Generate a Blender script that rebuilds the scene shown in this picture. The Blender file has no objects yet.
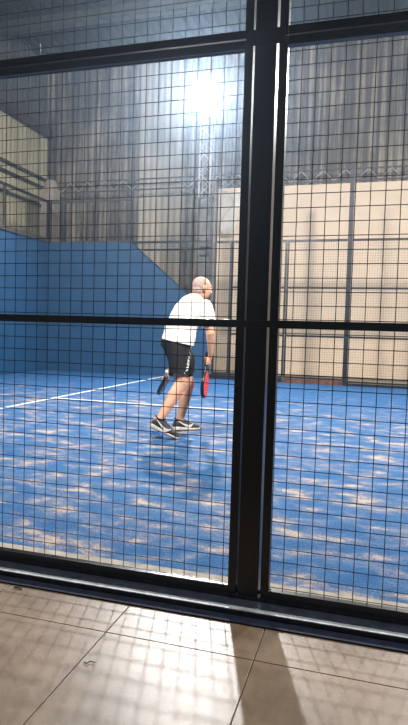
import bpy, bmesh, math, random
from mathutils import Vector, Matrix, noise
random.seed(7)
V = Vector
sc = bpy.context.scene
COL = sc.collection
PI = math.pi

# ------------------------------------------------------------------ materials
def new_mat(name):
    m = bpy.data.materials.new(name); m.use_nodes = True
    nt = m.node_tree
    return m, nt, nt.nodes['Principled BSDF']

def nd(nt, typ, **kw):
    n = nt.nodes.new(typ)
    for k, v in kw.items():
        if k.startswith('i_'):
            n.inputs[k[2:].replace('_', ' ')].default_value = v
        else:
            setattr(n, k, v)
    return n

def ramp(nt, stops):
    r = nt.nodes.new('ShaderNodeValToRGB')
    el = r.color_ramp.elements
    while len(el) < len(stops): el.new(0.5)
    for e, (p, c) in zip(el, stops):
        e.position = p; e.color = (*c, 1)
    return r

def coords(nt, scale=(1, 1, 1)):
    tc = nt.nodes.new('ShaderNodeTexCoord'); mp = nt.nodes.new('ShaderNodeMapping')
    nt.links.new(tc.outputs['Object'], mp.inputs['Vector'])
    mp.inputs['Scale'].default_value = scale
    return mp

def simple(name, col, rough=0.6, metal=0.0, var=0.12, scale=20.0, spec=0.5, bump=0.0):
    m, nt, b = new_mat(name)
    mp = coords(nt); n = nd(nt, 'ShaderNodeTexNoise', i_Scale=scale, i_Detail=4.0)
    nt.links.new(mp.outputs[0], n.inputs['Vector'])
    lo = tuple(max(0, c * (1 - var)) for c in col); hi = tuple(min(1, c * (1 + var)) for c in col)
    r = ramp(nt, [(0.3, lo), (0.7, hi)])
    nt.links.new(n.outputs['Fac'], r.inputs[0]); nt.links.new(r.outputs[0], b.inputs['Base Color'])
    b.inputs['Roughness'].default_value = rough; b.inputs['Metallic'].default_value = metal
    b.inputs['Specular IOR Level'].default_value = spec
    if bump:
        bp = nd(nt, 'ShaderNodeBump', i_Strength=bump, i_Distance=0.01)
        nt.links.new(n.outputs['Fac'], bp.inputs['Height']); nt.links.new(bp.outputs[0], b.inputs['Normal'])
    return m

M = {}
M['frame'] = simple('black_paint', (0.0045, 0.0055, 0.010), 0.34, var=0.3, scale=60, spec=0.5)
M['wire'] = simple('dark_wire', (0.008, 0.009, 0.013), 0.30, var=0.2, scale=60)
M['steel'] = simple('grey_steel', (0.10, 0.10, 0.10), 0.5, metal=0.2, var=0.3, scale=8)
M['pale_steel'] = simple('galvanised_steel', (0.50, 0.50, 0.48), 0.45, metal=0.4, var=0.2, scale=12)
M['web'] = simple('dull_zinc', (0.26, 0.25, 0.24), 0.6, var=0.2, scale=12)
M['rust'] = simple('rusty_kerb', (0.10, 0.035, 0.018), 0.8, var=0.5, scale=9)
M['kerb'] = simple('navy_kerb_paint', (0.035, 0.048, 0.075), 0.42, var=0.5, scale=30)
M['kerb_shade'] = simple('navy_kerb_shade', (0.012, 0.018, 0.040), 0.8, var=0.4, scale=30, spec=0.2)  # kerb face navy, also used for its shade on the paving
M['lit_edge'] = simple('lit_grey_blue_edge', (0.42, 0.46, 0.50), 0.6, var=0.35, scale=22)  # pale grey-blue that paints in the lamp light on the ledge
M['edging'] = simple('pale_concrete', (0.25, 0.225, 0.19), 0.85, var=0.30, scale=14, bump=0.3)
M['cream'] = simple('cream_render', (0.66, 0.545, 0.43), 0.85, var=0.06, scale=1.6, bump=0.15)
M['blue_wall'] = simple('blue_wall_paint', (0.003, 0.052, 0.135), 0.55, var=0.12, scale=2.5, bump=0.1)
M['roof'] = simple('dark_roof', (0.008, 0.010, 0.014), 0.8, var=0.3, scale=1.5)
M['beam'] = simple('dark_beam', (0.045, 0.042, 0.040), 0.6, var=0.3, scale=5)
M['line'] = simple('white_line', (0.62, 0.62, 0.60), 0.8, var=0.25, scale=25)
M['plastic'] = simple('white_plastic', (0.93, 0.91, 0.87), 0.35, var=0.06, scale=6)
M['column'] = simple('pale_grey_column', (0.25, 0.22, 0.20), 0.8, var=0.2, scale=4)
M['twig'] = simple('dark_twig', (0.03, 0.022, 0.015), 0.8)
M['skin'] = simple('skin', (0.60, 0.32, 0.20), 0.5, var=0.10, scale=14)
M['shirt'] = simple('white_cotton', (0.74, 0.71, 0.67), 0.85, var=0.04, scale=10, bump=0.1)
M['shorts'] = simple('black_sports_cloth', (0.007, 0.006, 0.007), 0.75, var=0.35, scale=18, spec=0.2)
M['hair'] = simple('cropped_grey_hair', (0.31, 0.225, 0.20), 0.8, var=0.3, scale=70, bump=0.4)
M['beard'] = simple('dark_grey_beard', (0.07, 0.055, 0.05), 0.85, var=0.4, scale=80)
M['shoe'] = simple('black_shoe_mesh', (0.014, 0.013, 0.014), 0.65, var=0.4, scale=60)
M['sole'] = simple('white_sole', (0.52, 0.47, 0.40), 0.6, var=0.25, scale=20)
M['logo'] = simple('white_print', (0.85, 0.84, 0.82), 0.6, var=0.03)
M['eye'] = simple('eye_white', (0.8, 0.8, 0.78), 0.3, var=0.02)
M['iris'] = simple('dark_iris', (0.02, 0.012, 0.01), 0.2)
M['red'] = simple('red_carbon', (0.90, 0.045, 0.035), 0.35, var=0.08, scale=10)
M['black_gloss'] = simple('black_carbon', (0.015, 0.015, 0.018), 0.35, var=0.2)
M['grip_white'] = simple('white_grip_tape', (0.72, 0.72, 0.72), 0.7, var=0.08, scale=40)
M['grip_black'] = simple('black_grip_tape', (0.03, 0.03, 0.032), 0.75, var=0.2, scale=40)

# foreground paving: worn beige concrete tiles, slightly polished
def paving():
    m, nt, b = new_mat('worn_beige_paving')
    mp = coords(nt)
    n1 = nd(nt, 'ShaderNodeTexNoise', i_Scale=3.2, i_Detail=8.0, i_Roughness=0.62)
    n2 = nd(nt, 'ShaderNodeTexNoise', i_Scale=26.0, i_Detail=6.0, i_Roughness=0.7)
    n3 = nd(nt, 'ShaderNodeTexNoise', i_Scale=260.0, i_Detail=3.0)
    for n in (n1, n2, n3): nt.links.new(mp.outputs[0], n.inputs['Vector'])
    r1 = ramp(nt, [(0.30, (0.145, 0.100, 0.064)), (0.52, (0.235, 0.170, 0.115)), (0.72, (0.32, 0.245, 0.172))])
    r2 = ramp(nt, [(0.32, (0.62, 0.60, 0.57)), (0.60, (1.0, 1.0, 1.0))])
    nt.links.new(n1.outputs['Fac'], r1.inputs[0]); nt.links.new(n2.outputs['Fac'], r2.inputs[0])
    mx = nd(nt, 'ShaderNodeMixRGB', blend_type='MULTIPLY'); mx.inputs[0].default_value = 0.55
    nt.links.new(r1.outputs[0], mx.inputs[1]); nt.links.new(r2.outputs[0], mx.inputs[2])
    nt.links.new(mx.outputs[0], b.inputs['Base Color'])
    rr = nd(nt, 'ShaderNodeMapRange'); rr.inputs['To Min'].default_value = 0.30; rr.inputs['To Max'].default_value = 0.50
    nt.links.new(n2.outputs['Fac'], rr.inputs['Value']); nt.links.new(rr.outputs[0], b.inputs['Roughness'])
    bp = nd(nt, 'ShaderNodeBump', i_Strength=0.16, i_Distance=0.003)
    nt.links.new(n3.outputs['Fac'], bp.inputs['Height']); nt.links.new(bp.outputs[0], b.inputs['Normal'])
    return m
M['paving'] = paving()

def turf():
    m, nt, b = new_mat('sandy_blue_turf')
    mp = coords(nt); L = nt.links.new
    fine = nd(nt, 'ShaderNodeTexNoise', i_Scale=90.0, i_Detail=4.0, i_Roughness=0.8)
    mid = nd(nt, 'ShaderNodeTexNoise', i_Scale=7.0, i_Detail=6.0, i_Roughness=0.7)
    L(mp.outputs[0], fine.inputs['Vector']); L(mp.outputs[0], mid.inputs['Vector'])
    mp2 = coords(nt, (1.0, 1.7, 1.0)); mp2.inputs['Rotation'].default_value = (0, 0, 0.35)
    sand = nd(nt, 'ShaderNodeTexNoise', i_Scale=3.4, i_Detail=9.0, i_Roughness=0.66, i_Distortion=0.3)
    L(mp2.outputs[0], sand.inputs['Vector'])
    # more sand is kicked up beside the fence
    sx = nt.nodes.new('ShaderNodeSeparateXYZ'); L(mp.outputs[0], sx.inputs[0])
    nr = nd(nt, 'ShaderNodeMapRange'); nr.inputs['From Min'].default_value = 0.2; nr.inputs['From Max'].default_value = 3.2
    nr.inputs['To Min'].default_value = 0.065; nr.inputs['To Max'].default_value = -0.045
    L(sx.outputs['Y'], nr.inputs['Value'])
    fs = nd(nt, 'ShaderNodeMath', operation='MULTIPLY_ADD'); fs.inputs[1].default_value = 0.42; fs.inputs[2].default_value = -0.21
    L(fine.outputs['Fac'], fs.inputs[0])
    ad = nd(nt, 'ShaderNodeMath', operation='ADD'); L(sand.outputs['Fac'], ad.inputs[0]); L(nr.outputs[0], ad.inputs[1])
    ad2 = nd(nt, 'ShaderNodeMath', operation='ADD'); L(ad.outputs[0], ad2.inputs[0]); L(fs.outputs[0], ad2.inputs[1])
    sr = ramp(nt, [(0.51, (0, 0, 0)), (0.62, (0.17, 0.17, 0.17)), (0.72, (0.85, 0.85, 0.85))])
    L(ad2.outputs[0], sr.inputs[0])
    blue = ramp(nt, [(0.34, (0.0015, 0.030, 0.115)), (0.50, (0.004, 0.068, 0.195)), (0.66, (0.030, 0.135, 0.285))])
    mm = nd(nt, 'ShaderNodeMixRGB'); mm.inputs[0].default_value = 0.35
    L(fine.outputs['Fac'], mm.inputs[1]); L(mid.outputs['Fac'], mm.inputs[2]); L(mm.outputs[0], blue.inputs[0])
    mx = nd(nt, 'ShaderNodeMixRGB'); L(sr.outputs[0], mx.inputs[0]); L(blue.outputs[0], mx.inputs[1])
    mx.inputs[2].default_value = (0.42, 0.32, 0.22, 1)
    L(mx.outputs[0], b.inputs['Base Color']); b.inputs['Roughness'].default_value = 0.85
    b.inputs['Specular IOR Level'].default_value = 0.25
    bp = nd(nt, 'ShaderNodeBump', i_Strength=0.5, i_Distance=0.01)
    L(fine.outputs['Fac'], bp.inputs['Height']); L(bp.outputs[0], b.inputs['Normal'])
    return m
M['turf'] = turf()

def sheet(name, lo, mi, hi, streak=5.0, along='x', light_bands=()):
    """weathered corrugated sheet with rain streaks running down it"""
    m, nt, b = new_mat(name); L = nt.links.new
    mp = coords(nt, (streak, streak, 0.18)); big = coords(nt, (0.55, 0.55, 0.5))
    n1 = nd(nt, 'ShaderNodeTexNoise', i_Scale=1.0, i_Detail=6.0, i_Roughness=0.65)
    n2 = nd(nt, 'ShaderNodeTexNoise', i_Scale=1.0, i_Detail=5.0, i_Roughness=0.6)
    L(mp.outputs[0], n1.inputs['Vector']); L(big.outputs[0], n2.inputs['Vector'])
    mm = nd(nt, 'ShaderNodeMixRGB'); mm.inputs[0].default_value = 0.40
    L(n1.outputs['Fac'], mm.inputs[1]); L(n2.outputs['Fac'], mm.inputs[2])
    r = ramp(nt, [(0.36, lo), (0.50, mi), (0.64, hi)]); L(mm.outputs[0], r.inputs[0])
    out = r
    if light_bands:
        tc = coords(nt); sx = nt.nodes.new('ShaderNodeSeparateXYZ'); L(tc.outputs[0], sx.inputs[0])
        for (c, hw, col, f) in light_bands:     # fibreglass roof-light sheets let into the wall
            a = nd(nt, 'ShaderNodeMath', operation='SUBTRACT'); a.inputs[1].default_value = c; L(sx.outputs['X'], a.inputs[0])
            ab = nd(nt, 'ShaderNodeMath', operation='ABSOLUTE'); L(a.outputs[0], ab.inputs[0])
            lt = nd(nt, 'ShaderNodeMath', operation='LESS_THAN'); lt.inputs[1].default_value = hw; L(ab.outputs[0], lt.inputs[0])
            k = nd(nt, 'ShaderNodeMath', operation='MULTIPLY'); k.inputs[1].default_value = f; L(lt.outputs[0], k.inputs[0])
            mx = nd(nt, 'ShaderNodeMixRGB', blend_type='MIX'); L(k.outputs[0], mx.inputs[0]); L(out.outputs[0], mx.inputs[1])
            mx.inputs[2].default_value = (*col, 1); out = mx
    L(out.outputs[0], b.inputs['Base Color']); b.inputs['Roughness'].default_value = 0.6
    b.inputs['Specular IOR Level'].default_value = 0.3
    return m
M['sheet'] = sheet('weathered_sheet', (0.022, 0.019, 0.016), (0.085, 0.072, 0.056), (0.36, 0.31, 0.25), 8.0,
                   light_bands=((-4.55, 0.62, (0.60, 0.55, 0.46), 0.50),))
M['sheet_light'] = sheet('yellowed_fibreglass_sheet', (0.26, 0.25, 0.17), (0.42, 0.40, 0.29), (0.55, 0.53, 0.40), 3.0)
M['sheet_dark'] = sheet('dark_upper_sheet', (0.04, 0.042, 0.048), (0.075, 0.075, 0.08), (0.13, 0.12, 0.12), 4.0)

# ------------------------------------------------------------------ mesh helpers
def box(bm, x0, x1, y0, y1, z0, z1, bevel=0.0):
    r = bmesh.ops.create_cube(bm, size=1.0)
    vs = r['verts']
    for v in vs:
        v.co = V((x0 + (v.co.x + .5) * (x1 - x0), y0 + (v.co.y + .5) * (y1 - y0), z0 + (v.co.z + .5) * (z1 - z0)))
    if bevel:
        es = list({e for v in vs for e in v.link_edges})
        bmesh.ops.bevel(bm, geom=es, offset=bevel, segments=2, affect='EDGES', profile=0.6)

def basis(axis):
    a = V(axis).normalized()
    h = V((0, 0, 1)) if abs(a.z) < 0.9 else V((1, 0, 0))
    e1 = a.cross(h).normalized(); e2 = a.cross(e1).normalized()
    return a, e1, e2

def tube(bm, p0, p1, r, seg=6, r1=None):
    p0, p1 = V(p0), V(p1); r1 = r if r1 is None else r1
    a, e1, e2 = basis(p1 - p0)
    A, B = [], []
    for i in range(seg):
        t = 2 * PI * (i + .5) / seg; d = e1 * math.cos(t) + e2 * math.sin(t)
        A.append(bm.verts.new(p0 + d * r)); B.append(bm.verts.new(p1 + d * r1))
    for i in range(seg):
        j = (i + 1) % seg
        bm.faces.new((A[i], B[i], B[j], A[j]))
    bm.faces.new(A); bm.faces.new(list(reversed(B)))

def capsule(bm, p0, r0, p1, r1, seg=16, rings=5):
    p0, p1 = V(p0), V(p1)
    a, e1, e2 = basis(p1 - p0)
    prof = []
    for k in range(rings):
        t = PI / 2 * (1 - k / rings); prof.append((p0 - a * r0 * math.sin(t), r0 * math.cos(t)))
    prof.append((p0, r0)); prof.append((p1, r1))
    for k in range(1, rings + 1):
        t = PI / 2 * k / rings; prof.append((p1 + a * r1 * math.sin(t), r1 * math.cos(t)))
    top = bm.verts.new(prof[0][0]); bot = bm.verts.new(prof[-1][0]); R = []
    for c, r in prof[1:-1]:
        R.append([bm.verts.new(c + (e1 * math.cos(2 * PI * i / seg) + e2 * math.sin(2 * PI * i / seg)) * r) for i in range(seg)])
    for i in range(seg):
        j = (i + 1) % seg
        bm.faces.new((top, R[0][i], R[0][j])); bm.faces.new((bot, R[-1][j], R[-1][i]))
        for k in range(len(R) - 1):
            bm.faces.new((R[k][i], R[k + 1][i], R[k + 1][j], R[k][j]))

def ell(bm, c, ax, ay, az, u=24, v=14):
    c, ax, ay, az = V(c), V(ax), V(ay), V(az)
    m = Matrix((( ax.x, ay.x, az.x, c.x), (ax.y, ay.y, az.y, c.y), (ax.z, ay.z, az.z, c.z), (0, 0, 0, 1)))
    bmesh.ops.create_uvsphere(bm, u_segments=u, v_segments=v, radius=1.0, matrix=m)

def obj(name, bm, mat, parent=None, origin=None, smooth=False):
    """link the bmesh as one mesh object; ORIGIN is the thing's own base point (children share it)"""
    me = bpy.data.meshes.new(name)
    bmesh.ops.recalc_face_normals(bm, faces=bm.faces[:])
    bm.to_mesh(me); bm.free()
    return link(name, me, mat, parent, origin, smooth)

def wroot(p):
    w = V((0, 0, 0))
    while p is not None:
        w += p.location; p = p.parent
    return w

def link(name, me, mat, parent=None, origin=None, smooth=False):
    base = wroot(parent) if parent is not None else V(origin if origin is not None else (0, 0, 0))
    me.transform(Matrix.Translation(-base))
    if smooth:
        for p in me.polygons: p.use_smooth = True
    o = bpy.data.objects.new(name, me); COL.objects.link(o)
    me.materials.append(mat)
    if parent is not None: o.parent = parent
    else: o.location = base
    return o

def thing(name, loc, label, cat, group=None):
    o = bpy.data.objects.new(name, None); COL.objects.link(o); o.location = loc; o.empty_display_size = 0.1
    return tag(o, label, cat, group)

def tag(o, label, cat, group=None, kind=None):
    o['label'] = label; o['category'] = cat
    if group: o['group'] = group
    if kind: o['kind'] = kind
    return o

def struct(o, label, cat):
    return tag(o, label, cat, kind='structure')

def B(*a, **k):
    bm = bmesh.new(); box(bm, *a, **k); return bm

def blob(bm, voxel, smooth_it=6, factor=0.5):
    """weld overlapping closed shapes into one continuous skin"""
    me = bpy.data.meshes.new('weld'); bmesh.ops.recalc_face_normals(bm, faces=bm.faces[:]); bm.to_mesh(me); bm.free()
    o = bpy.data.objects.new('weld', me); COL.objects.link(o)
    r = o.modifiers.new('r', 'REMESH'); r.mode = 'VOXEL'; r.voxel_size = voxel; r.use_smooth_shade = True
    if smooth_it:
        s = o.modifiers.new('s', 'SMOOTH'); s.iterations = smooth_it; s.factor = factor
    dg = bpy.context.evaluated_depsgraph_get(); dg.update()
    out = bpy.data.meshes.new_from_object(o.evaluated_get(dg))
    bpy.data.objects.remove(o); bpy.data.meshes.remove(me)
    out.materials.clear()
    return out

def cut(me, planes):
    bm = bmesh.new(); bm.from_mesh(me)
    for p, n in planes:       # removes what lies on the side the normal points to
        bmesh.ops.bisect_plane(bm, geom=bm.verts[:] + bm.edges[:] + bm.faces[:], plane_co=V(p), plane_no=V(n), clear_outer=True)
    bm.to_mesh(me); bm.free(); return me

def corrugated(bm, p0, p1, z0, z1, pitch=0.17, amp=0.016, seg=6):
    p0, p1 = V((*p0, 0)), V((*p1, 0)); d = p1 - p0; Ln = d.length; d.normalize(); n = V((-d.y, d.x, 0))
    N = int(Ln / pitch * seg); prev = None
    for i in range(N + 1):
        s = Ln * i / N; q = p0 + d * s + n * amp * math.sin(2 * PI * s / pitch)
        row = [bm.verts.new((q.x, q.y, z)) for z in (z0, z1)]
        if prev: bm.faces.new((prev[0], row[0], row[1], prev[1]))
        prev = row

# ------------------------------------------------------------------ the setting
FZ = 0.05                                   # outside paving lies a little above the court
bm = bmesh.new()
T = 0.485; G = 0.0016
for i in range(-8, 12):
    for j in range(0, 8):
        x0 = -0.78 + i * T; y1 = -0.335 - (j - 1) * T
        ya, yb = y1 - T + G, y1 - G
        if j == 0: yb = -0.144
        if yb - ya < 0.02: continue
        z = FZ - 0.02
        box(bm, x0 + G, x0 + T - G, ya, yb, z, FZ, 0.0012)
o = obj('floor', bm, M['paving'], origin=(0, -1.5, FZ)); struct(o, 'worn beige concrete paving tiles in front of the court fence', 'floor')
o = obj('floor_screed', B(-5, 5.2, -4.4, -0.1, -0.02, FZ - 0.004), simple('joint_dirt', (0.055, 0.042, 0.030), 0.9), origin=(0, -1.5, 0)); struct(o, 'dark joints between the beige paving tiles', 'floor')

o = obj('floor_court', B(-7.34, 6.5, 0.30, 10.0, -0.05, 0.0), M['turf'], origin=(0, 5, 0)); struct(o, 'blue artificial turf of the court dusted with sand', 'court floor')
bm = bmesh.new(); box(bm, -4.385, -4.335, 0.30, 10.0, -0.01, 0.003)
o = obj('trim_service_line', bm, M['line'], origin=(-4.36, 5, 0)); struct(o, 'white service line running away across the blue turf', 'court line')
o = obj('trim_centre_line', B(-4.335, -1.45, 5.31, 5.35, -0.01, 0.003), M['line'], origin=(0, 5.33, 0)); struct(o, 'thin white centre line crossing the turf behind the player', 'court line')

# kerb under the near fence
o = obj('trim_kerb', B(-5, 5.2, -0.092, 0.055, -0.05, 0.0745, bevel=0.004), M['kerb'], origin=(0, 0, 0)); struct(o, 'dark navy kerb ledge under the near fence', 'kerb')
o = obj('trim_kerb_upstand', B(-5, 5.2, -0.012, 0.05, 0.066, 0.0895), M['kerb'], origin=(0, 0, 0)); struct(o, 'dark upstand carrying the near fence', 'kerb')
o = obj('trim_edging', B(-7.3, 6.5, 0.055, 0.305, -0.05, 0.006), M['edging'], origin=(0, 0.2, 0)); struct(o, 'pale sandy concrete edging along inside of near fence', 'edging')

o = obj('trim_kerb_lit_edge', B(-5, 5.2, -0.097, -0.073, 0.0725, 0.0762), M['lit_edge'], origin=(0, -.1, .06)); struct(o, 'thin pale edge along the outside of the dark kerb, coloured for the lamp light on it', 'kerb edge')  # pale strip added where lamp light lands on the ledge
o = obj('trim_kerb_shade', B(-5, 5.2, -0.143, -0.09, 0.03, 0.0555), M['kerb_shade'], origin=(0, -.12, .05)); struct(o, 'dark navy strip added for the kerb face and its shade on the paving', 'kerb')  # dark strip laid where the kerb's shade falls on the paving
# blue concrete court walls
o = obj('wall_left', B(-7.54, -7.34, -0.1, 10.2, 0.0, 2.985), M['blue_wall'], origin=(-7.44, 5, 0)); struct(o, 'bright blue end wall of the court on the left', 'wall')
bm = bmesh.new()
pts = [(-7.34, 0), (-3.36, 0), (-3.36, 1.36), (-5.28, 2.97), (-7.34, 2.985)]
f = bm.faces.new([bm.verts.new((x, 10.0, z)) for x, z in pts])
r = bmesh.ops.extrude_face_region(bm, geom=[f])
for v in r['geom']:
    if isinstance(v, bmesh.types.BMVert): v.co.y += 0.2
o = obj('wall_far', bm, M['blue_wall'], origin=(-5, 10.1, 0)); struct(o, 'dark blue far side wall with a sloping end', 'wall')
# near side wall beyond the left end of the near fence (seen only from a step to the side)
o = obj('wall_near', B(-7.34, -3.36, -0.1, 0.1, 0.0, 2.98), M['blue_wall'], origin=(-5.3, 0, 0)); struct(o, 'blue near side wall at the left end of the fence', 'wall')

# dark capping strip on top of the two walls
bm = bmesh.new(); box(bm, -7.40, -7.30, 0, 10.02, 2.985, 3.075)
o = obj('trim_coping', bm, M['beam'], origin=(-7.35, 5, 3)); struct(o, 'dark coping on top of the left blue wall', 'coping')

# far kerb
o = obj('trim_far_kerb', B(-3.36, -1.76, 9.99, 10.09, 0.0, 0.09), M['frame'], origin=(-2.6, 10, 0)); struct(o, 'black kerb at the foot of the far fence', 'kerb')
o = obj('trim_far_kerb_rust', B(-1.76, -0.52, 9.985, 10.09, 0.0, 0.085), M['rust'], origin=(-1.1, 10, 0)); struct(o, 'rust brown kerb at the foot of the far fence', 'kerb')
o = obj('trim_far_kerb_dark', B(-0.52, 3.6, 9.99, 10.09, 0.0, 0.05), M['frame'], origin=(1.5, 10, 0)); struct(o, 'low black kerb at the foot of the far fence', 'kerb')

# shed round the court
bm = bmesh.new(); box(bm, -9.4, 6.5, 10.2, 12.9, -0.06, -0.01)
o = obj('floor_behind', bm, M['edging'], origin=(0, 11, 0)); struct(o, 'concrete floor behind the far fence', 'floor')
bm = bmesh.new(); corrugated(bm, (-8.96, 12.5), (6.5, 12.5), 0.0, 8.4)
o = obj('wall_shed_far', bm, M['sheet'], origin=(-1, 12.5, 0), smooth=True); struct(o, 'weathered corrugated sheet wall at the far side of the hall', 'wall')
bm = bmesh.new(); corrugated(bm, (-8.96, -4.0), (-8.96, 12.5), 0.0, 6.35)
o = obj('wall_shed_left', bm, M['sheet_light'], origin=(-8.96, 5, 0), smooth=True); struct(o, 'yellowed translucent sheet wall above the left blue wall', 'wall')
bm = bmesh.new(); corrugated(bm, (-8.98, -4.0), (-8.98, 12.5), 6.35, 8.6)
o = obj('wall_shed_upper', bm, M['sheet_dark'], origin=(-8.98, 5, 6.3), smooth=True); struct(o, 'dark upper sheeting above the yellowed left wall', 'wall')
bm = bmesh.new()
corrugated(bm, (-9.4, 0), (6.5, 0), 0, 1, pitch=0.25, amp=0.02)
for v in bm.verts:
    w = v.co.z; off = v.co.y; v.co = V((v.co.x, -4.2 + w * 17.0, 8.35 + off))
o = obj('ceiling', bm, M['roof'], origin=(0, 4, 8.35), smooth=True); struct(o, 'dark corrugated roof high above the court', 'ceiling')
o = obj('trim_eaves_beam', B(-8.93, -8.75, -4, 12.4, 6.27, 6.47), M['beam'], origin=(-8.84, 4, 6.3)); struct(o, 'dark beam along the top of the yellowed sheets', 'beam')
for i, z in enumerate((5.10, 4.86, 4.36)):
    o = obj('trim_purlin', B(-8.93, -8.87, -4, 12.4, z - .035, z + .035), M['beam'], origin=(-8.9, 4, z)); struct(o, 'thin dark rail across the yellowed left sheets', 'rail')
# ceiling beams
for i, y in enumerate((2.2, 6.2, 10.2)):
    o = obj('trim_roof_beam', B(-8.9, 6.5, y, y + .18, 8.05, 8.31), M['beam'], origin=(0, y, 8.2)); struct(o, 'dark roof beam spanning the hall', 'beam')
# cream masonry wall
bm = bmesh.new(); box(bm, -3.86, 6.5, 12.22, 12.44, 0.0, 4.64)
o = obj('wall_cream', bm, M['cream'], origin=(1, 12.3, 0)); struct(o, 'cream rendered wall behind the far fence', 'wall')

# ------------------------------------------------------------------ near fence
def wires(bm, x0, x1, z0, z1, y, r, pitch, seg=6, anchor=None):
    px, pz = pitch if isinstance(pitch, tuple) else (pitch, pitch)
    ax, az = anchor or (x0, z0)
    x = ax + math.ceil((x0 + .004 - ax) / px) * px
    while x < x1 - .002:
        tube(bm, (x, y, z0), (x, y, z1), r, seg); x += px
    z = az + math.ceil((z0 + .004 - az) / pz) * pz
    while z < z1 - .002:
        tube(bm, (x0, y - 1.6 * r, z), (x1, y - 1.6 * r, z), r, seg); z += pz

def near_panel(x0, x1, z0, z1, mids, label, w0, w1, top, bot):
    t = thing('fence_section', ((x0 + x1) / 2, 0, z0), label, 'fence panel', 'mesh panels of the near fence')
    obj('stile', B(x0, x0 + w0, -.015, .024, z0, z1, bevel=.002), M['frame'], t)
    obj('stile', B(x1 - w1, x1, -.015, .024, z0, z1, bevel=.002), M['frame'], t)
    a, b = x0 + w0, x1 - w1
    obj('bottom_rail', B(a, b, -.015, .015, z0, z0 + bot, bevel=.002), M['frame'], t)
    obj('top_rail', B(a, b, -.015, .015, z1 - top, z1, bevel=.002), M['frame'], t)
    for z in mids:
        obj('middle_rail', B(a, b, -.015, .015, z - .014, z + .014, bevel=.002), M['frame'], t)
    bm = bmesh.new()
    wires(bm, a, b, z0 + bot * .5, z1 - top * .5, 0.004, 0.00145, (.049, .0481) if x0 < -1 else (.048, .0475), anchor=(-1.1184, .4096) if x0 < -1 else (-.1172, .5077))
    obj('wire_mesh', bm, M['wire'], t)
    return t
XS = [(-2.30, -0.4275), (-0.338, 1.50)]
near_panel(-2.30, -0.4275, 0.090, 2.026, [1.060], 'black framed wire mesh panel left of the near post, below the beam', .030, .0290, .028, .028)
near_panel(-0.338, 1.50, 0.090, 2.026, [1.060], 'black framed wire mesh panel right of the near post, below the beam', .0295, .030, .028, .028)
near_panel(-2.30, -0.4275, 2.032, 3.0, [], 'upper wire mesh panel left of the near post, above the beam', .030, .0290, .028, .028)
near_panel(-0.338, 1.50, 2.032, 3.0, [], 'upper wire mesh panel right of the near post, above the beam', .0295, .030, .028, .028)

def near_post(x0, x1, label, extra=True):
    t = thing('fence_post', ((x0 + x1) / 2, .025, .07), label, 'fence post', 'posts of the near fence')
    bm = bmesh.new(); box(bm, x0, x1, -.0155, .062, .0895, 3.05, bevel=.004); obj('post', bm, M['frame'], t)
    obj('base_plate', B(x0 - .02, x1 + .02, .026, .068, .0895, .098, bevel=.002), M['frame'], t)
    obj('cap', B(x0 - .003, x1 + .003, -.018, .065, 3.05, 3.06), M['frame'], t)
    if extra:
        for z in (1.06, 2.029):
            h = .012 if z < 2 else .026
            obj('clamp_plate', B(x0 - .030, x1 + .030, -.0215, -.0158, z - h, z + h, bevel=.002), M['frame'], t)
    return t
near_post(-0.421, -0.347, 'thick black post between the two near mesh panels')
near_post(-2.385, -2.311, 'black post at the left end of the near fence', False)
near_post(1.511, 1.585, 'black post at the right end of the near fence', False)

# ------------------------------------------------------------------ far fence
FY = 10.0
def far_panel(x0, x1, z0, z1, mids, label, cat='fence panel', stiles=(True, True), pitch=0.05, r=0.0017):
    t = thing('fence_section', ((x0 + x1) / 2, FY + .03, z0), label, cat, 'mesh panels of the far fence')
    w = .035
    if stiles[0]: obj('stile', B(x0, x0 + w, FY, FY + .04, z0, z1), M['frame'], t)
    if stiles[1]: obj('stile', B(x1 - w, x1, FY, FY + .04, z0, z1), M['frame'], t)
    a = x0 + (w if stiles[0] else 0); b = x1 - (w if stiles[1] else 0)
    obj('top_rail', B(a, b, FY, FY + .04, z1 - .045, z1), M['frame'], t)
    obj('bottom_rail', B(a, b, FY, FY + .04, z0, z0 + .035), M['frame'], t)
    for z in mids: obj('middle_rail', B(a, b, FY, FY + .04, z - .019, z + .019), M['frame'], t)
    bm = bmesh.new(); wires(bm, a, b, z0 + .02, z1 - .02, FY + .02, r, pitch, seg=4)
    obj('wire_mesh', bm, M['wire'], t)
    return t
far_panel(-3.30, -2.93, 0.095, 2.97, [], 'narrow far mesh panel right beside the end of the blue wall')
far_panel(-2.92, -1.745, 0.095, 2.97, [0.985, 1.98], 'far mesh panel mostly hidden behind the thick near post')
far_panel(-1.735, -0.53, 0.095, 2.97, [0.985, 1.98], 'far mesh panel standing on the rust brown kerb', stiles=(True, False))
far_panel(-0.43, 1.50, 0.06, 2.97, [0.985, 1.98], 'far mesh panel right of the tall far post', stiles=(False, True))
far_panel(1.60, 3.50, 0.06, 2.97, [0.985, 1.98], 'far mesh panel at the right end of the far fence')

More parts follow.
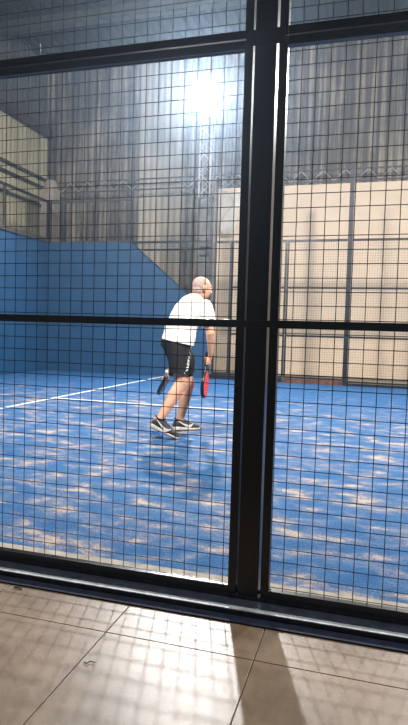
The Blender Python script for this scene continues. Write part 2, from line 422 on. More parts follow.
# sloping mesh panel that fills the corner above the cut of the blue wall
t = thing('fence_section', (-4.4, FY + .03, 1.5), 'triangular mesh panel above the sloping end of the blue wall', 'fence panel')
def zs(x): return 2.97 + (x + 5.28) * (1.36 - 2.97) / (-3.36 + 5.28)
bm = bmesh.new(); x = -5.25
while x < -3.36:
    tube(bm, (x, FY + .02, zs(x) + .02), (x, FY + .02, 2.95), .0022, 4); x += .05
z = 1.42
while z < 2.95:
    xa = -5.28 + (z - 2.97) * (-3.36 + 5.28) / (1.36 - 2.97)
    tube(bm, (xa + .02, FY + .016, z), (-3.362, FY + .016, z), .0022, 4); z += .05
obj('wire_mesh', bm, M['wire'], t)
bm = bmesh.new(); tube(bm, (-5.28, FY + .02, 2.985), (-3.39, FY + .02, 1.403), .022, 4); obj('sloping_rail', bm, M['frame'], t)
obj('top_rail', B(-5.28, -3.362, FY, FY + .04, 2.945, 2.99), M['frame'], t)
obj('middle_rail', B(-4.95, -3.362, FY, FY + .04, 2.78, 2.81), M['frame'], t)

def far_post(x0, x1, h, label, m='steel'):
    t = thing('fence_post', ((x0 + x1) / 2, FY + .05, 0), label, 'fence post', 'posts of the far fence')
    obj('post', B(x0, x1, FY, FY + .09, 0.0, h, bevel=.006), M[m], t)
    obj('cap', B(x0 - .006, x1 + .006, FY - .006, FY + .096, h, h + .012), M[m], t)
    return t
far_post(-0.527, -0.433, 4.40, 'tall dark steel post of the far fence before the cream wall', 'frame')
far_post(1.503, 1.597, 4.40, 'tall dark steel post at the right of the far fence', 'frame')
far_post(-3.357, -3.303, 4.25, 'slim tall post at the end of the blue wall', 'steel')

# mesh on top of the two blue walls, from 3 to 4 m
t = thing('fence_section', (-7.37, 9.0, 3.08), 'mesh railing on top of the left blue wall', 'fence panel')
bm = bmesh.new()
y = 0.1
while y < 9.95: tube(bm, (-7.37, y, 3.08), (-7.37, y, 3.93), .0022, 4); y += .05
z = 3.1
while z < 3.93: tube(bm, (-7.365, 0.05, z), (-7.365, 9.95, z), .0022, 4); z += .05
obj('wire_mesh', bm, M['wire'], t)
bm = bmesh.new(); box(bm, -7.39, -7.345, 0.05, 9.96, 3.91, 3.96); obj('top_rail', bm, M['frame'], t)
for y in (2.1, 4.2, 6.25, 8.30): obj('upright', B(-7.39, -7.345, y, y + .04, 3.075, 3.91), M['beam'], t)
t = thing('fence_section', (-6.3, FY + .05, 2.985), 'mesh railing on top of the far blue wall', 'fence panel')
bm = bmesh.new(); wires(bm, -7.30, -5.25, 2.985, 3.95, FY + .05, .0022, .05, 4); obj('wire_mesh', bm, M['wire'], t)
obj('top_rail', B(-7.31, -5.25, FY + .03, FY + .075, 3.91, 3.955), M['beam'], t)
obj('bottom_rail', B(-7.31, -5.28, FY + .03, FY + .075, 2.985, 3.02), M['beam'], t)
t = thing('fence_post', (-7.35, FY + .03, 2.985), 'black corner post on top of the two blue walls', 'fence post')
obj('post', B(-7.40, -7.315, FY - .03, FY + .08, 2.985, 3.96, bevel=.004), M['frame'], t)
obj('cap', B(-7.405, -7.31, FY - .035, FY + .085, 3.96, 3.975), M['frame'], t)

# pale column with a rounded top behind the corner
bm = bmesh.new()
box(bm, -7.97, -7.63, 10.65, 10.95, -0.01, 4.45)
me = bpy.data.meshes.new('c')
capsule(bm, (-7.80, 10.8, 4.40), 0.165, (-7.80, 10.8, 4.52), 0.165, 20, 6)
o = obj('column', bm, M['column'], origin=(-7.8, 10.8, 0), smooth=False)
tag(o, 'pale grey column with a rounded top behind the corner of the blue walls', 'column')

# ------------------------------------------------------------------ lattice girder on the far wall
t = thing('lattice_girder', (-1, 12.12, 4.66), 'long zigzag lattice girder along the top of the cream wall', 'girder')
gx0, gx1, gz0, gz1, gy = -8.8, 6.4, 4.66, 4.93, 12.12
obj('chord', B(gx0, gx1, gy - .02, gy + .02, gz0, gz0 + .03), M['beam'], t)
obj('chord', B(gx0, gx1, gy - .02, gy + .02, gz1, gz1 + .03), M['beam'], t)
bm = bmesh.new(); x = gx0; up = True
while x + .26 < gx1:
    tube(bm, (x, gy, gz0 + .02 if up else gz1 + .01), (x + .26, gy, gz1 + .01 if up else gz0 + .02), .013, 6); x += .26; up = not up
obj('zigzag_web', bm, M['web'], t)

# lamp column, lattice mast, floodlight
t = thing('lamp_column', (-3.62, 10.4, 0), 'wide dark steel column under the lattice mast', 'column')
obj('shaft', B(-3.745, -3.50, 10.3, 10.5, -0.01, 3.96, bevel=.008), M['steel'], t)
obj('head_plate', B(-3.79, -3.455, 10.26, 10.54, 3.96, 3.985), M['steel'], t)
t = thing('lattice_mast', (-3.68, 10.4, 3.985), 'slender pale lattice mast carrying the floodlight', 'mast')
cx, cy, hw = -3.66, 10.4, 0.125
for sx in (-1, 1):
    for sy in (-1, 1):
        bm = bmesh.new(); tube(bm, (cx + sx * hw, cy + sy * hw, 3.985), (cx + sx * hw, cy + sy * hw, 5.79), .018, 8)
        obj('leg', bm, M['web'], t)
bm = bmesh.new(); z = 4.0; k = 1
cor = [(-1, -1), (1, -1), (1, 1), (-1, 1)]
while z < 5.6:
    for i in range(4):
        a, b = cor[i], cor[(i + 1) % 4]
        if k < 0: a, b = b, a
        tube(bm, (cx + a[0] * hw, cy + a[1] * hw, z), (cx + b[0] * hw, cy + b[1] * hw, z + .25), .009, 6)
    z += .25; k = -k
obj('lacing', bm, M['web'], t)
obj('head_plate', B(cx - .16, cx + .16, cy - .16, cy + .16, 5.78, 5.80), M['web'], t)

def lamp_mat(s):
    m = bpy.data.materials.new('lit_floodlight_lens'); m.use_nodes = True
    nt = m.node_tree; nt.nodes.clear()
    e = nt.nodes.new('ShaderNodeEmission'); e.inputs['Color'].default_value = (0.93, 0.97, 1.0, 1); e.inputs['Strength'].default_value = s
    o = nt.nodes.new('ShaderNodeOutputMaterial'); nt.links.new(e.outputs[0], o.inputs['Surface'])
    return m
LAMP = V((-3.62, 10.05, 6.08)); AIM = (V((-1.6, 1.0, 0.6)) - LAMP).normalized()
t = thing('floodlight', (-3.70, 10.4, 5.80), 'glaring white round floodlight on top of the lattice mast', 'floodlight')
a, e1, e2 = basis(AIM)
def disc_tube(bm, c, r0, c1, r1, seg=40): tube(bm, c, c1, r0, seg, r1)
bm = bmesh.new(); disc_tube(bm, LAMP - AIM * .20, .17, LAMP - AIM * .012, .315); obj('housing', bm, M['pale_steel'], t)
bm = bmesh.new(); disc_tube(bm, LAMP - AIM * .012, .295, LAMP, .295); obj('lens', bm, lamp_mat(14.0), t)
bm = bmesh.new()
tube(bm, LAMP - AIM * .1 + e1 * .33, V((-3.65, 10.4, 5.84)) + e1 * .34, .014, 6); tube(bm, LAMP - AIM * .1 - e1 * .33, V((-3.65, 10.4, 5.84)) - e1 * .34, .014, 6)
tube(bm, V((-3.65, 10.4, 5.815)) + e1 * .34, V((-3.65, 10.4, 5.815)) - e1 * .34, .014, 6)
obj('bracket', bm, M['web'], t)

# crumpled plastic sheet hanging on the cream wall
bm = bmesh.new(); N, K = 14, 26; g = []
for i in range(N + 1):
    row = []
    for k in range(K + 1):
        u, w = i / N, k / K
        x = -3.80 + u * (.46 + .06 * math.sin(w * 5)); z = 4.55 - w * 1.12
        y = 12.17 - .045 * noise.noise(V((u * 3, w * 4, 1.7))) - .09 * math.exp(-((u - .45 - .32 * math.sin(w * 6.0)) / .13) ** 2)
        row.append(bm.verts.new((x, y, z)))
    g.append(row)
for i in range(N):
    for k in range(K): bm.faces.new((g[i][k], g[i + 1][k], g[i + 1][k + 1], g[i][k + 1]))
r = bmesh.ops.solidify(bm, geom=bm.faces[:], thickness=.004)
o = obj('plastic_sheet', bm, M['plastic'], origin=(-3.6, 12.17, 4.5), smooth=True)
tag(o, 'crumpled white plastic sheet hanging at the left end of the cream wall', 'plastic sheet')

# twigs on the paving
def twig(pts, r, label):
    bm = bmesh.new()
    for p, q in zip(pts, pts[1:]): capsule(bm, p, r, q, r * .8, 6, 2)
    o = obj('twig', bm, M['twig'], origin=pts[0]); tag(o, label, 'twig', 'twigs on the paving')
z = FZ + .003
twig([(-.764, -.513, z), (-.753, -.517, z + .001), (-.749, -.507, z + .002), (-.733, -.503, z)], .0015, 'small bent dark twig lying on the paving next to a joint')
twig([(-1.238, -.166, z + .001), (-1.222, -.161, z + .002), (-1.203, -.168, z)], .0028, 'short dark twig lying against the kerb at the left')

# ------------------------------------------------------------------ the player
RR = V((.956, .292, 0)); DD = V((-.292, .956, 0)); UU = V((0, 0, 1))
pel = V((-1.826, 3.376, .924)); wai = V((-1.808, 3.419, 1.063)); che = V((-1.765, 3.484, 1.225)); nek = V((-1.718, 3.546, 1.345)); hd = V((-1.652, 3.585, 1.464))
rhip = V((-1.795, 3.310, .875)); rkne = V((-1.735, 3.245, .525)); rank = V((-1.888, 3.090, .185))
lhip = V((-1.890, 3.440, .885)); lkne = V((-1.772, 3.580, .480)); lank = V((-1.850, 3.580, .115))
rsh = V((-1.575, 3.430, 1.262)); relb = V((-1.503, 3.402, 1.010)); rwri = V((-1.512, 3.465, .815)); rhan = V((-1.560, 3.485, .735))
lsh = V((-1.880, 3.600, 1.235)); lelb = V((-1.985, 3.690, .950)); lwri = V((-1.985, 3.630, .640)); lhan = V((-2.030, 3.592, .525))
side = ((rsh - lsh) * 0.5 + (rhip - lhip)).normalized()          # towards his right
up = (nek - pel).normalized(); side = (side - up * side.dot(up)).normalized(); fwd = up.cross(side).normalized()
if fwd.dot(RR) < 0: fwd = -fwd

def spine(bm, grow, w, d, pts):
    """stack of ellipsoids along the back: w = half width, d = half depth at each of PTS"""
    n = 5
    for (p, q), (w0, w1), (d0, d1) in zip(zip(pts, pts[1:]), zip(w, w[1:]), zip(d, d[1:])):
        for i in range(n + 1):
            s = i / n
            ell(bm, p.lerp(q, s), side * (w0 + (w1 - w0) * s + grow), fwd * (d0 + (d1 - d0) * s + grow), up * .075, 20, 10)

def limb(bm, pts, rad):
    for (p, q), (r0, r1) in zip(zip(pts, pts[1:]), zip(rad, rad[1:])): capsule(bm, p, r0, q, r1)

def fist(bm, c, axis, palm_dir, wrist, hand_r=.015):
    """palm laid on a round handle, four unequal fingers curled round it, the thumb closing from the other side"""
    a = V(axis).normalized(); e1 = V(palm_dir); e1 = (e1 - a * e1.dot(a)).normalized(); e2 = a.cross(e1)
    pc = c + e1 * (hand_r + .013)
    ell(bm, pc, a * .043, e1 * .015, e2 * .036, 16, 10)
    capsule(bm, pc - e2 * .012 - a * .01, .021, wrist, .026)
    R = hand_r + .0085
    for off, span, fr in ((-.031, 175, .0070), (-.0105, 205, .0080), (.0105, 215, .0083), (.0315, 200, .0080)):
        P = []
        for k in range(6):
            t = math.radians(55 + span * k / 5)
            P.append(c + a * off + (e1 * math.cos(t) + e2 * math.sin(t)) * R)
        P.insert(0, pc + a * off + e2 * .030)
        for k in range(6): capsule(bm, P[k], fr, P[k + 1], fr * (.97 - .02 * k), 10, 3)
    P = [pc + a * .022 - e2 * .030]
    for k in range(4):
        t = math.radians(-70 - 30 * k); P.append(c + a * (.044 + .004 * k) + (e1 * math.cos(t) + e2 * math.sin(t)) * (R + .002))
    for k in range(4): capsule(bm, P[k], .0105 - .0008 * k, P[k + 1], .0100 - .0008 * k, 10, 3)

# rackets first: their handle axes fix how the hands close
rk_axis = (V((-1.572, 3.475, .385)) - rhan).normalized()        # pointing to the head of the racket
lk_axis = (RR * -.06 + UU * -.225 + DD * .40).normalized()

bm = bmesh.new()
spine(bm, 0, (.165, .150, .165, .085), (.115, .100, .105, .070), (pel, wai, che, nek))
limb(bm, (lsh, che + up * .05, rsh), (.060, .10, .060))
limb(bm, (nek - up * .03, hd - up * .02), (.062, .058))
limb(bm, (rsh, relb, rwri), (.056, .043, .028)); limb(bm, (lsh, lelb, lwri), (.056, .043, .028))
ell(bm, relb.lerp(rwri, .28), (relb - rwri) * .38, side * .043, fwd * .045)
ell(bm, lelb.lerp(lwri, .28), (lelb - lwri) * .38, side * .043, fwd * .045)
ell(bm, rsh.lerp(relb, .45), (rsh - relb) * .40, side * .052, fwd * .054); ell(bm, lsh.lerp(lelb, .45), (lsh - lelb) * .40, side * .052, fwd * .054)
for h, k, an in ((rhip, rkne, rank), (lhip, lkne, lank)):
    limb(bm, (h, k), (.098, .066)); limb(bm, (k, k.lerp(an, .3), an), (.062, .062, .039))
    sh = (an - k).normalized(); back = -(fwd - sh * fwd.dot(sh)).normalized()
    ell(bm, k.lerp(an, .30) + back * .016, sh * .14, back * .050, sh.cross(back) * .051)      # calf
    ell(bm, k - back * .020, sh * .045, back * .046, sh.cross(back) * .050)                   # kneecap
    ell(bm, an, V((.04, 0, 0)), V((0, .04, 0)), V((0, 0, .032)))                              # ankle bones
# feet inside the shoes
rtoe = V((-1.775, 3.100, .055)); rheel = V((-1.920, 3.068, .140)); ltoe = V((-1.745, 3.670, .040)); lheel = V((-1.868, 3.562, .045))
limb(bm, (rank, rheel + UU * .03, rtoe), (.036, .034, .026)); limb(bm, (lank, lheel + UU * .01, ltoe), (.036, .034, .026))
# head
hf = (RR * math.cos(math.radians(27)) + DD * math.sin(math.radians(27)) - UU * .10).normalized()
hs = hf.cross(UU).normalized(); hu = hs.cross(hf).normalized()
def H(f, s, u): return hd + hf * f + hs * s + hu * u
ell(bm, H(-.012, 0, .022), hf * .098, hs * .076, hu * .086, 28, 18)         # cranium
ell(bm, H(.028, 0, -.030), hf * .066, hs * .061, hu * .082, 24, 16)         # face
ell(bm, H(.050, 0, -.088), hf * .034, hs * .034, hu * .026)                 # chin
ell(bm, H(.010, 0, -.070), hf * .060, hs * .054, hu * .038)                 # jaw
ell(bm, H(.072, 0, .024), hf * .020, hs * .052, hu * .018)                  # brow
capsule(bm, H(.090, 0, .006), .009, H(.104, 0, -.030), .012, 10, 4)         # nose
ell(bm, H(.098, .012, -.034), hf * .010, hs * .009, hu * .008); ell(bm, H(.098, -.012, -.034), hf * .010, hs * .009, hu * .008)
ell(bm, H(.088, 0, -.058), hf * .012, hs * .024, hu * .006); ell(bm, H(.086, 0, -.068), hf * .012, hs * .021, hu * .007)   # lips
for s in (-1, 1):
    ell(bm, H(.050, s * .036, -.022), hf * .034, hs * .026, hu * .030)      # cheek
    ell(bm, H(-.008, s * .078, -.012), hf * .020 + hs * s * -.004, hs * .010 + hf * s * .004, hu * .034)   # ear
    ell(bm, H(-.002, s * .080, -.036), hf * .010, hs * .009, hu * .011)
fist(bm, rhan, rk_axis, side * 0.8 + RR * .7 - fwd * .2, rwri)
fist(bm, lhan, lk_axis, RR * .9 + UU * .4, lwri)
me = blob(bm, .0042, 5, .5)
PO = V((-1.82, 3.40, 0.0))
person = link('person', me, M['skin'], origin=PO, smooth=True)
tag(person, 'grey-haired player in white T-shirt and black shorts stooping with a racket, back to us', 'person')

# eyes
for s in (-1, 1):
    bm = bmesh.new(); ell(bm, H(.0735, s * .031, .002), hf * .010, hs * .012, hu * .007, 16, 10); e = obj('eye', bm, M['eye'], person, smooth=True)
    bm = bmesh.new(); ell(bm, H(.0815, s * .032, .002), hf * .003, hs * .005, hu * .005, 12, 8); obj('iris', bm, M['iris'], e, smooth=True)
# hair: cropped, over back and sides
bm = bmesh.new(); ell(bm, H(-.015, 0, .024), hf * .0970, hs * .0768, hu * .0856, 40, 26)
ell(bm, H(-.045, 0, -.035), hf * .066, hs * .068, hu * .052, 30, 20)
me = blob(bm, .005, 3)
cut(me, [(H(.012, 0, .03), (hf * 1.0 + hu * .55)), (H(-.03, 0, -.058), -hu + hf * .5)])
me_o = link('hair', me, M['hair'], person, smooth=True)
bm = bmesh.new()
ell(bm, H(.064, 0, -.090), hf * .034, hs * .040, hu * .028); ell(bm, H(.093, 0, -.050), hf * .014, hs * .034, hu * .009)
for s in (-1, 1): capsule(bm, H(.090, s * .028, -.052), .010, H(.074, s * .032, -.084), .016, 8, 3)
link('beard', blob(bm, .004, 3), M['beard'], person, smooth=True)

# T-shirt
bm = bmesh.new()
hemc = V((-1.815, 3.385, .93))
spine(bm, .024, (.185, .175, .170, .080), (.135, .125, .112, .066), (hemc - up * .10, wai, che, nek - up * .015))
limb(bm, (lsh, che + up * .055, rsh), (.080, .118, .080))
limb(bm, (rsh, rsh.lerp(relb, .62)), (.078, .076)); limb(bm, (lsh, lsh.lerp(lelb, .62)), (.078, .076))
me = blob(bm, .009, 6)
ra = (relb - rsh).normalized(); la = (lelb - lsh).normalized()
bmx = bmesh.new(); bmx.from_mesh(me)
def trim_near(bmx, p, n, c, rad):
    """trim one sleeve end: only faces around C"""
    fs = [f for f in bmx.faces if (f.calc_center_median() - c).length < rad]
    gs = list({v for f in fs for v in f.verts}) + list({e for f in fs for e in f.edges}) + fs
    bmesh.ops.bisect_plane(bmx, geom=gs, plane_co=p, plane_no=n, clear_outer=True)
def open_sleeve(p, d):
    bmx.normal_update(); out = []
    for f in bmx.faces:
        q = f.calc_center_median() - p; t = q.dot(d)
        if -.01 < t < .12 and (q - d * t).length < .085 and f.normal.dot(d) > .25: out.append(f)
    left = set(out); best = []
    while left:                                    # only the one patch that closes the sleeve
        st_ = [left.pop()]; comp = []
        while st_:
            f = st_.pop(); comp.append(f)
            for e in f.edges:
                for g in e.link_faces:
                    if g in left: left.remove(g); st_.append(g)
        if len(comp) > len(best): best = comp
    bmesh.ops.delete(bmx, geom=best, context='FACES')
def even_hem(p, d, at=.034):
    for v in bmx.verts:
        if v.is_boundary:
            q = v.co - p; t = q.dot(d)
            if .0 < t < .09 and (q - d * t).length < .085: v.co += d * (at - t)
open_sleeve(rsh.lerp(relb, .62), ra); even_hem(rsh.lerp(relb, .62), ra); open_sleeve(lsh.lerp(lelb, .62), la); even_hem(lsh.lerp(lelb, .62), la)
bmx.to_mesh(me); bmx.free()
hem_n = (-UU - RR * .22 ).normalized()
cut(me, [(V((-1.82, 3.37, .912)), -UU - RR * .20), (nek + up * .028 + hf * .0, up)])
bmx = bmesh.new(); bmx.from_mesh(me)
for v in bmx.verts:                                # soft folds
    n = noise.noise(v.co * 9.0 + V((3, 1, 0))) * .008 + noise.noise(V((v.co.x * 6, v.co.y * 6, v.co.z * 16))) * .004
    v.co += v.normal * n
bmesh.ops.solidify(bmx, geom=bmx.faces[:], thickness=.004)
bmx.to_mesh(me); bmx.free()
link('shirt', me, M['shirt'], person, smooth=True)

# shorts
bm = bmesh.new()
spine(bm, .022, (.165, .172, .150), (.125, .122, .115), (pel - up * .06, pel + up * .02, wai))
rhem = rhip.lerp(rkne, .80); lhem = lhip.lerp(lkne, .74)
limb(bm, (rhip, rhem + (rkne - rhip) * .35), (.118, .120)); limb(bm, (lhip, lhem + (lkne - lhip) * .35), (.112, .112))
ell(bm, lhip.lerp(lkne, .30) + fwd * .060 + side * .02, fwd * .115, side * .135, UU * .155)
me = blob(bm, .009, 7)
bmx = bmesh.new(); bmx.from_mesh(me)
rn = (rkne - rhip).normalized(); ln = (lkne - lhip).normalized()
trim_near(bmx, rhem, (rn - RR * .10).normalized(), rhem + rn * .20, .235)
trim_near(bmx, lhem, ln, lhem + ln * .20, .235)
for v in bmx.verts:
    v.co += v.normal * (noise.noise(V((v.co.x * 14, v.co.y * 14, v.co.z * 5))) * .006)
bmesh.ops.solidify(bmx, geom=bmx.faces[:], thickness=.004)
bmx.to_mesh(me); bmx.free()
shorts = link('shorts', me, M['shorts'], person, smooth=True)

# white lettering running down the side of the shorts: set on the cloth by ray casting onto it
def letters_on(mesh_obj, text, top, bottom, viewdir, size):
    cu = bpy.data.curves.new('txt', 'FONT'); cu.body = text; cu.size = 1.0; cu.align_x = 'LEFT'; cu.resolution_u = 2
    to = bpy.data.objects.new('txt', cu); COL.objects.link(to)
    dg = bpy.context.evaluated_depsgraph_get(); dg.update()
    me = bpy.data.meshes.new_from_object(to.evaluated_get(dg)); bpy.data.objects.remove(to)
    bmx = bmesh.new(); bmx.from_mesh(me)
    bmesh.ops.triangulate(bmx, faces=bmx.faces[:])
    xs = [v.co.x for v in bmx.verts]; ys = [v.co.y for v in bmx.verts]
    x0, x1, y0, y1 = min(xs), max(xs), min(ys), max(ys)
    run = bottom - top; vd = V(viewdir).normalized(); across = run.normalized().cross(vd).normalized()
    base = wroot(mesh_obj)
    for v in bmx.verts:
        u = (v.co.x - x0) / (x1 - x0); w = (v.co.y - y0) / (y1 - y0) - .5
        p = top + run * u + across * w * size
        ok, loc, nrm, _ = mesh_obj.ray_cast(p - vd * .5 - base, vd, distance=1.0)
        q = (loc + base + nrm * .004) if ok else p
        if ok and nrm.dot(vd) > 0: q = loc + base - nrm * .004
        v.co = q
    bad = [f for f in bmx.faces if max(e.calc_length() for e in f.edges) > .045]
    bmesh.ops.delete(bmx, geom=bad, context='FACES')
    return bmx
bpy.context.evaluated_depsgraph_get().update()
outn = (side * .75 - fwd * .65).normalized()
tx_top = V((-1.650, 3.24, .885)); tx_bot = V((-1.668, 3.16, .618))
bm = letters_on(shorts, 'KUMARIMA J', tx_top, tx_bot, (-.245, .965, -.04), .029)
obj('lettering', bm, M['logo'], shorts)['label'] = 'white lettering down the side of the shorts'

# shoes: lofted upper on a white sole
def shoe(heel, toe, sidew):
    L_ = (toe - heel); f = L_.normalized(); s = f.cross(UU).normalized(); u = s.cross(f).normalized(); ln = L_.length
    def P(x, y, z): return heel + f * x + s * y + u * z
    # stations: x, half width, sole top, upper top
    st = [(-.012, .022, .034, .060), (.0, .033, .038, .092), (.03, .040, .038, .112), (.075, .041, .032, .114), (.115, .042, .028, .102),
          (.16, .047, .024, .081), (.205, .050, .021, .066), (.245, .046, .020, .054), (.272, .034, .021, .043), (.285, .014, .023, .034)]
    bm = bmesh.new(); rings = []
    for x, w, z0, z1 in st:
        ring = []
        for k in range(13):
            t = PI * k / 12
            y = w * math.copysign(abs(math.cos(t)) ** .75, math.cos(t)); zz = z0 + (z1 - z0) * math.sin(t) ** .8
            ring.append(bm.verts.new(P(x, y, zz)))
        rings.append(ring)
    for a, b in zip(rings, rings[1:]):
        for k in range(12): bm.faces.new((a[k], a[k + 1], b[k + 1], b[k]))
        bm.faces.new((a[12], a[0], b[0], b[12]))
    bm.faces.new(rings[0]); bm.faces.new(list(reversed(rings[-1])))
    up_o = obj('shoe', bm, M['shoe'], person, smooth=True)
    bm = bmesh.new(); rings = []
    for x, w, z0, z1 in st:
        ww = w + .004
        rings.append([bm.verts.new(P(x, yy, zz)) for yy, zz in ((-ww, .004), (-ww - .002, z0 * .5), (-ww, z0), (ww, z0), (ww + .002, z0 * .5), (ww, .004))])
    for a, b in zip(rings, rings[1:]):
        for k in range(6): bm.faces.new((a[k], a[(k + 1) % 6], b[(k + 1) % 6], b[k]))
    bm.faces.new(rings[0]); bm.faces.new(list(reversed(rings[-1])))
    so = obj('sole', bm, M['sole'], up_o); so['label'] = 'white sole'
    bm = bmesh.new(); rings = []
    for x, w, z0, z1 in st:
        ww = w + .003
        rings.append([bm.verts.new(P(x, yy, zz)) for yy, zz in ((-ww, -.003), (-ww, .006), (ww, .006), (ww, -.003))])
    for a, b in zip(rings, rings[1:]):
        for k in range(4): bm.faces.new((a[k], a[(k + 1) % 4], b[(k + 1) % 4], b[k]))
    bm.faces.new(rings[0]); bm.faces.new(list(reversed(rings[-1])))
    obj('outsole', bm, M['shoe'], up_o)
    # tick shaped mark on each side: thick hook that thins towards the heel
    for sg in (-1, 1):
        bm = bmesh.new(); path = [(.188, .070, .002), (.170, .050, .010), (.150, .041, .014), (.125, .044, .0125), (.09, .058, .009), (.055, .076, .006), (.022, .094, .002)]
        prev = None
        for x, z, h in path:
            hw_ = .044 if x < .14 else .049
            lat = sg * (hw_ * (1.0 if z < .055 else .95 if z < .078 else .84) + .003)
            a_ = [bm.verts.new(P(x, lat, z + h)), bm.verts.new(P(x, lat + sg * .002, z - h))]
            if prev: bm.faces.new((prev[0], prev[1], a_[1], a_[0]))
            prev = a_
        bmesh.ops.solidify(bm, geom=bm.faces[:], thickness=.003)
        so = obj('tick_mark', bm, M['logo'], up_o); so['label'] = 'white tick-shaped mark'
    # collar and laces
    bm = bmesh.new()
    pts = [P(.045 + .047 * math.cos(t), .033 * math.sin(t), .111 + .008 * math.cos(t * 2)) for t in [2 * PI * i / 16 for i in range(17)]]
    for p, q in zip(pts, pts[1:]): capsule(bm, p, .008, q, .008, 8, 2)
    obj('collar', bm, M['shoe'], up_o, smooth=True)
    bm = bmesh.new()
    for i in range(4):
        x = .115 + i * .020; z = .107 - i * .0095
        tube(bm, P(x, -.022, z - .010), P(x + .004, 0, z), .0028); tube(bm, P(x + .004, 0, z), P(x, .022, z - .010), .0028)
    obj('laces', bm, M['shoe'], up_o)
def foot(toe, dirn, tilt):
    d = V(dirn); d.z = 0; d.normalize(); d = (d * math.cos(tilt) - UU * math.sin(tilt)).normalized()
    return toe - d * .275, toe
h_, t_ = foot(V((-1.718, 3.115, .004)), RR * 1.0 - DD * .06, math.radians(23)); shoe(h_, t_, 1)
h_, t_ = foot(V((-1.690, 3.720, .004)), RR * .88 + DD * .40, math.radians(1)); shoe(h_, t_, 1)

# ------------------------------------------------------------------ rackets
def racket(name, grip_at, along, axis, normal, face, rim, grip, label):
    """padel racket: ALONG = distance from butt to the point GRIP_AT"""
    a = V(axis).normalized(); n = V(normal); n = (n - a * n.dot(a)).normalized(); w = a.cross(n)
    o0 = grip_at - a * along
    def P(x, y, z): return o0 + a * y + w * x + n * z
    t = thing(name, grip_at, label, 'racket', 'rackets held by the player')
    def loop(sc_, N=40):
        out = []
        for i in range(N):
            th = 2 * PI * i / N
            x = .128 * sc_ * math.cos(th); y = .318 + .140 * sc_ * math.sin(th)
            if math.sin(th) < 0: x *= 1 - .42 * (-math.sin(th)) ** 2.2
            out.append((x, y))
        return out
    # rim
    bm = bmesh.new(); A = loop(1.0); Bq = loop(.92); hz = .019; N = len(A); R = []
    for (x, y), (xi, yi) in zip(A, Bq):
        R.append([bm.verts.new(P(x, y, -hz * .7)), bm.verts.new(P(x, y, hz * .7)), bm.verts.new(P(xi, yi, hz)), bm.verts.new(P(xi, yi, -hz))])
    for i in range(N):
        j = (i + 1) % N
        for k in range(4): bm.faces.new((R[i][k], R[j][k], R[j][(k + 1) % 4], R[i][(k + 1) % 4]))
    obj('rim', bm, rim, t, smooth=False)
    # foam face, with its drilled holes
    bm = bmesh.new(); q = [[bm.verts.new(P(x, y, s * .0175)) for x, y in Bq] for s in (-1, 1)]
    bm.faces.new(q[0]); bm.faces.new(list(reversed(q[1])))
    for i in range(N): bm.faces.new((q[0][i], q[0][(i + 1) % N], q[1][(i + 1) % N], q[1][i]))
    fo = obj('face', bm, face, t)
    bm = bmesh.new()
    for ix in range(-3, 4):
        for iy in range(-3, 5):
            x, y = ix * .026, .325 + iy * .026
            if (x / .10) ** 2 + ((y - .325) / .11) ** 2 < 1: tube(bm, P(x, y, -.0185), P(x, y, .0185), .0055, 8)
    obj('drilled_holes', bm, M['black_gloss'], fo)
    # throat: two arms joining at the handle
    bm = bmesh.new()
    for s in (-1, 1): capsule(bm, P(s * .006, .125, 0), .013, P(s * .052, .205, 0), .014, 10, 3)
    obj('throat', bm, rim, t, smooth=True)
    bm = bmesh.new(); tube(bm, P(0, .006, 0), P(0, .135, 0), .0155, 10); obj('grip', bm, grip, t)
    bm = bmesh.new(); tube(bm, P(0, 0, 0), P(0, .008, 0), .018, 10); obj('butt_cap', bm, grip, t)
    return t
view = V((-.20, .97, -.08))
nA = view.cross(rk_axis).normalized()
racket('racket', rhan, .085, rk_axis, (nA * .98 + view * .12) , M['red'], M['black_gloss'], M['grip_black'], "red padel racket with black rim hanging from the player's right hand")
nB = view.cross(lk_axis).normalized()
racket('racket', lhan, .185, lk_axis, nB, M['black_gloss'], M['black_gloss'], M['grip_white'], "dark racket with white grip held low in the player's left hand")

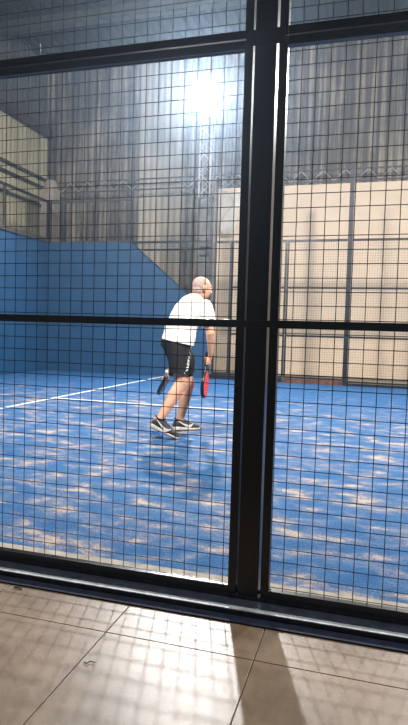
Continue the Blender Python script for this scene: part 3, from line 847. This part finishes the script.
# ------------------------------------------------------------------ light
def lamp(name, loc, aim, power, size, col=(1, .97, .92), spread=180):
    l = bpy.data.lights.new(name, 'AREA'); l.shape = 'DISK'; l.size = size; l.energy = power; l.color = col
    l.spread = math.radians(spread)
    o = bpy.data.objects.new(name, l); COL.objects.link(o); o.location = loc
    o.rotation_euler = (V(aim) - V(loc)).to_track_quat('-Z', 'Y').to_euler()
    return o
lamp('floodlight_beam', LAMP + AIM * .03, LAMP + AIM, 850, .30, (.97, .98, 1.0), 150)
lamp('far_right_floodlight_beam', (2.66, 10.3, 6.2), (1.0, 1, .6), 420, .45, (1, .97, .93), 150)
lamp('near_left_floodlight_beam', (-3.7, .1, 6.2), (-2.5, 7.0, 1.0), 520, 1.1, (1, .95, .88), 128)
lamp('near_right_floodlight_beam', (4.2, .1, 6.2), (-1.0, 8.5, 1.0), 860, 1.1, (1, .95, .88), 128)
w = bpy.data.worlds.new('hall_ambience'); sc.world = w; w.use_nodes = True
bg = w.node_tree.nodes['Background']; bg.inputs[0].default_value = (1.0, .84, .66, 1); bg.inputs[1].default_value = 0.085

# thin scattering volume added to imitate lens glare round the lamp
def glare():
    m = bpy.data.materials.new('glare_volume'); m.use_nodes = True
    nt = m.node_tree; nt.nodes.clear()
    v = nt.nodes.new('ShaderNodeVolumeScatter'); v.inputs['Color'].default_value = (.58, .77, 1.0, 1)
    v.inputs['Density'].default_value = 0.0042; v.inputs['Anisotropy'].default_value = 0.76
    o = nt.nodes.new('ShaderNodeOutputMaterial'); nt.links.new(v.outputs[0], o.inputs['Volume'])
    h = obj('glare', B(-9.6, 8.0, -5.0, 13.2, -0.3, 9.0), m, origin=(0, 4, 0))
    tag(h, 'thin volume added to imitate the bluish lens glare round the floodlight', 'glare', kind='stuff')
glare()

# ------------------------------------------------------------------ camera
cam = bpy.data.cameras.new('camera'); co = bpy.data.objects.new('camera', cam); COL.objects.link(co)
cam.sensor_fit = 'VERTICAL'; cam.sensor_height = 36.0; cam.lens = 572.0 / 725.0 * 36.0; cam.clip_start = .05
f_ = 572.0; pitch = -math.atan((362.5 - 331.0) / f_); roll = math.atan(.029); yaw = math.atan(166.0 / math.hypot(f_, 31.5))
fw = V((-math.sin(yaw) * math.cos(pitch), math.cos(yaw) * math.cos(pitch), math.sin(pitch)))
r0 = fw.cross(UU).normalized(); u0 = r0.cross(fw)
rx = r0 * math.cos(roll) + u0 * math.sin(roll); ux = u0 * math.cos(roll) - r0 * math.sin(roll)
co.matrix_world = Matrix(((rx.x, ux.x, -fw.x, 0), (rx.y, ux.y, -fw.y, -1.98), (rx.z, ux.z, -fw.z, 1.03), (0, 0, 0, 1)))
sc.camera = co
sc.view_settings.view_transform = 'Standard'; sc.view_settings.look = 'None'; sc.view_settings.gamma = 1.0
sc.view_settings.use_curve_mapping = False; sc.view_settings.exposure = 0.0
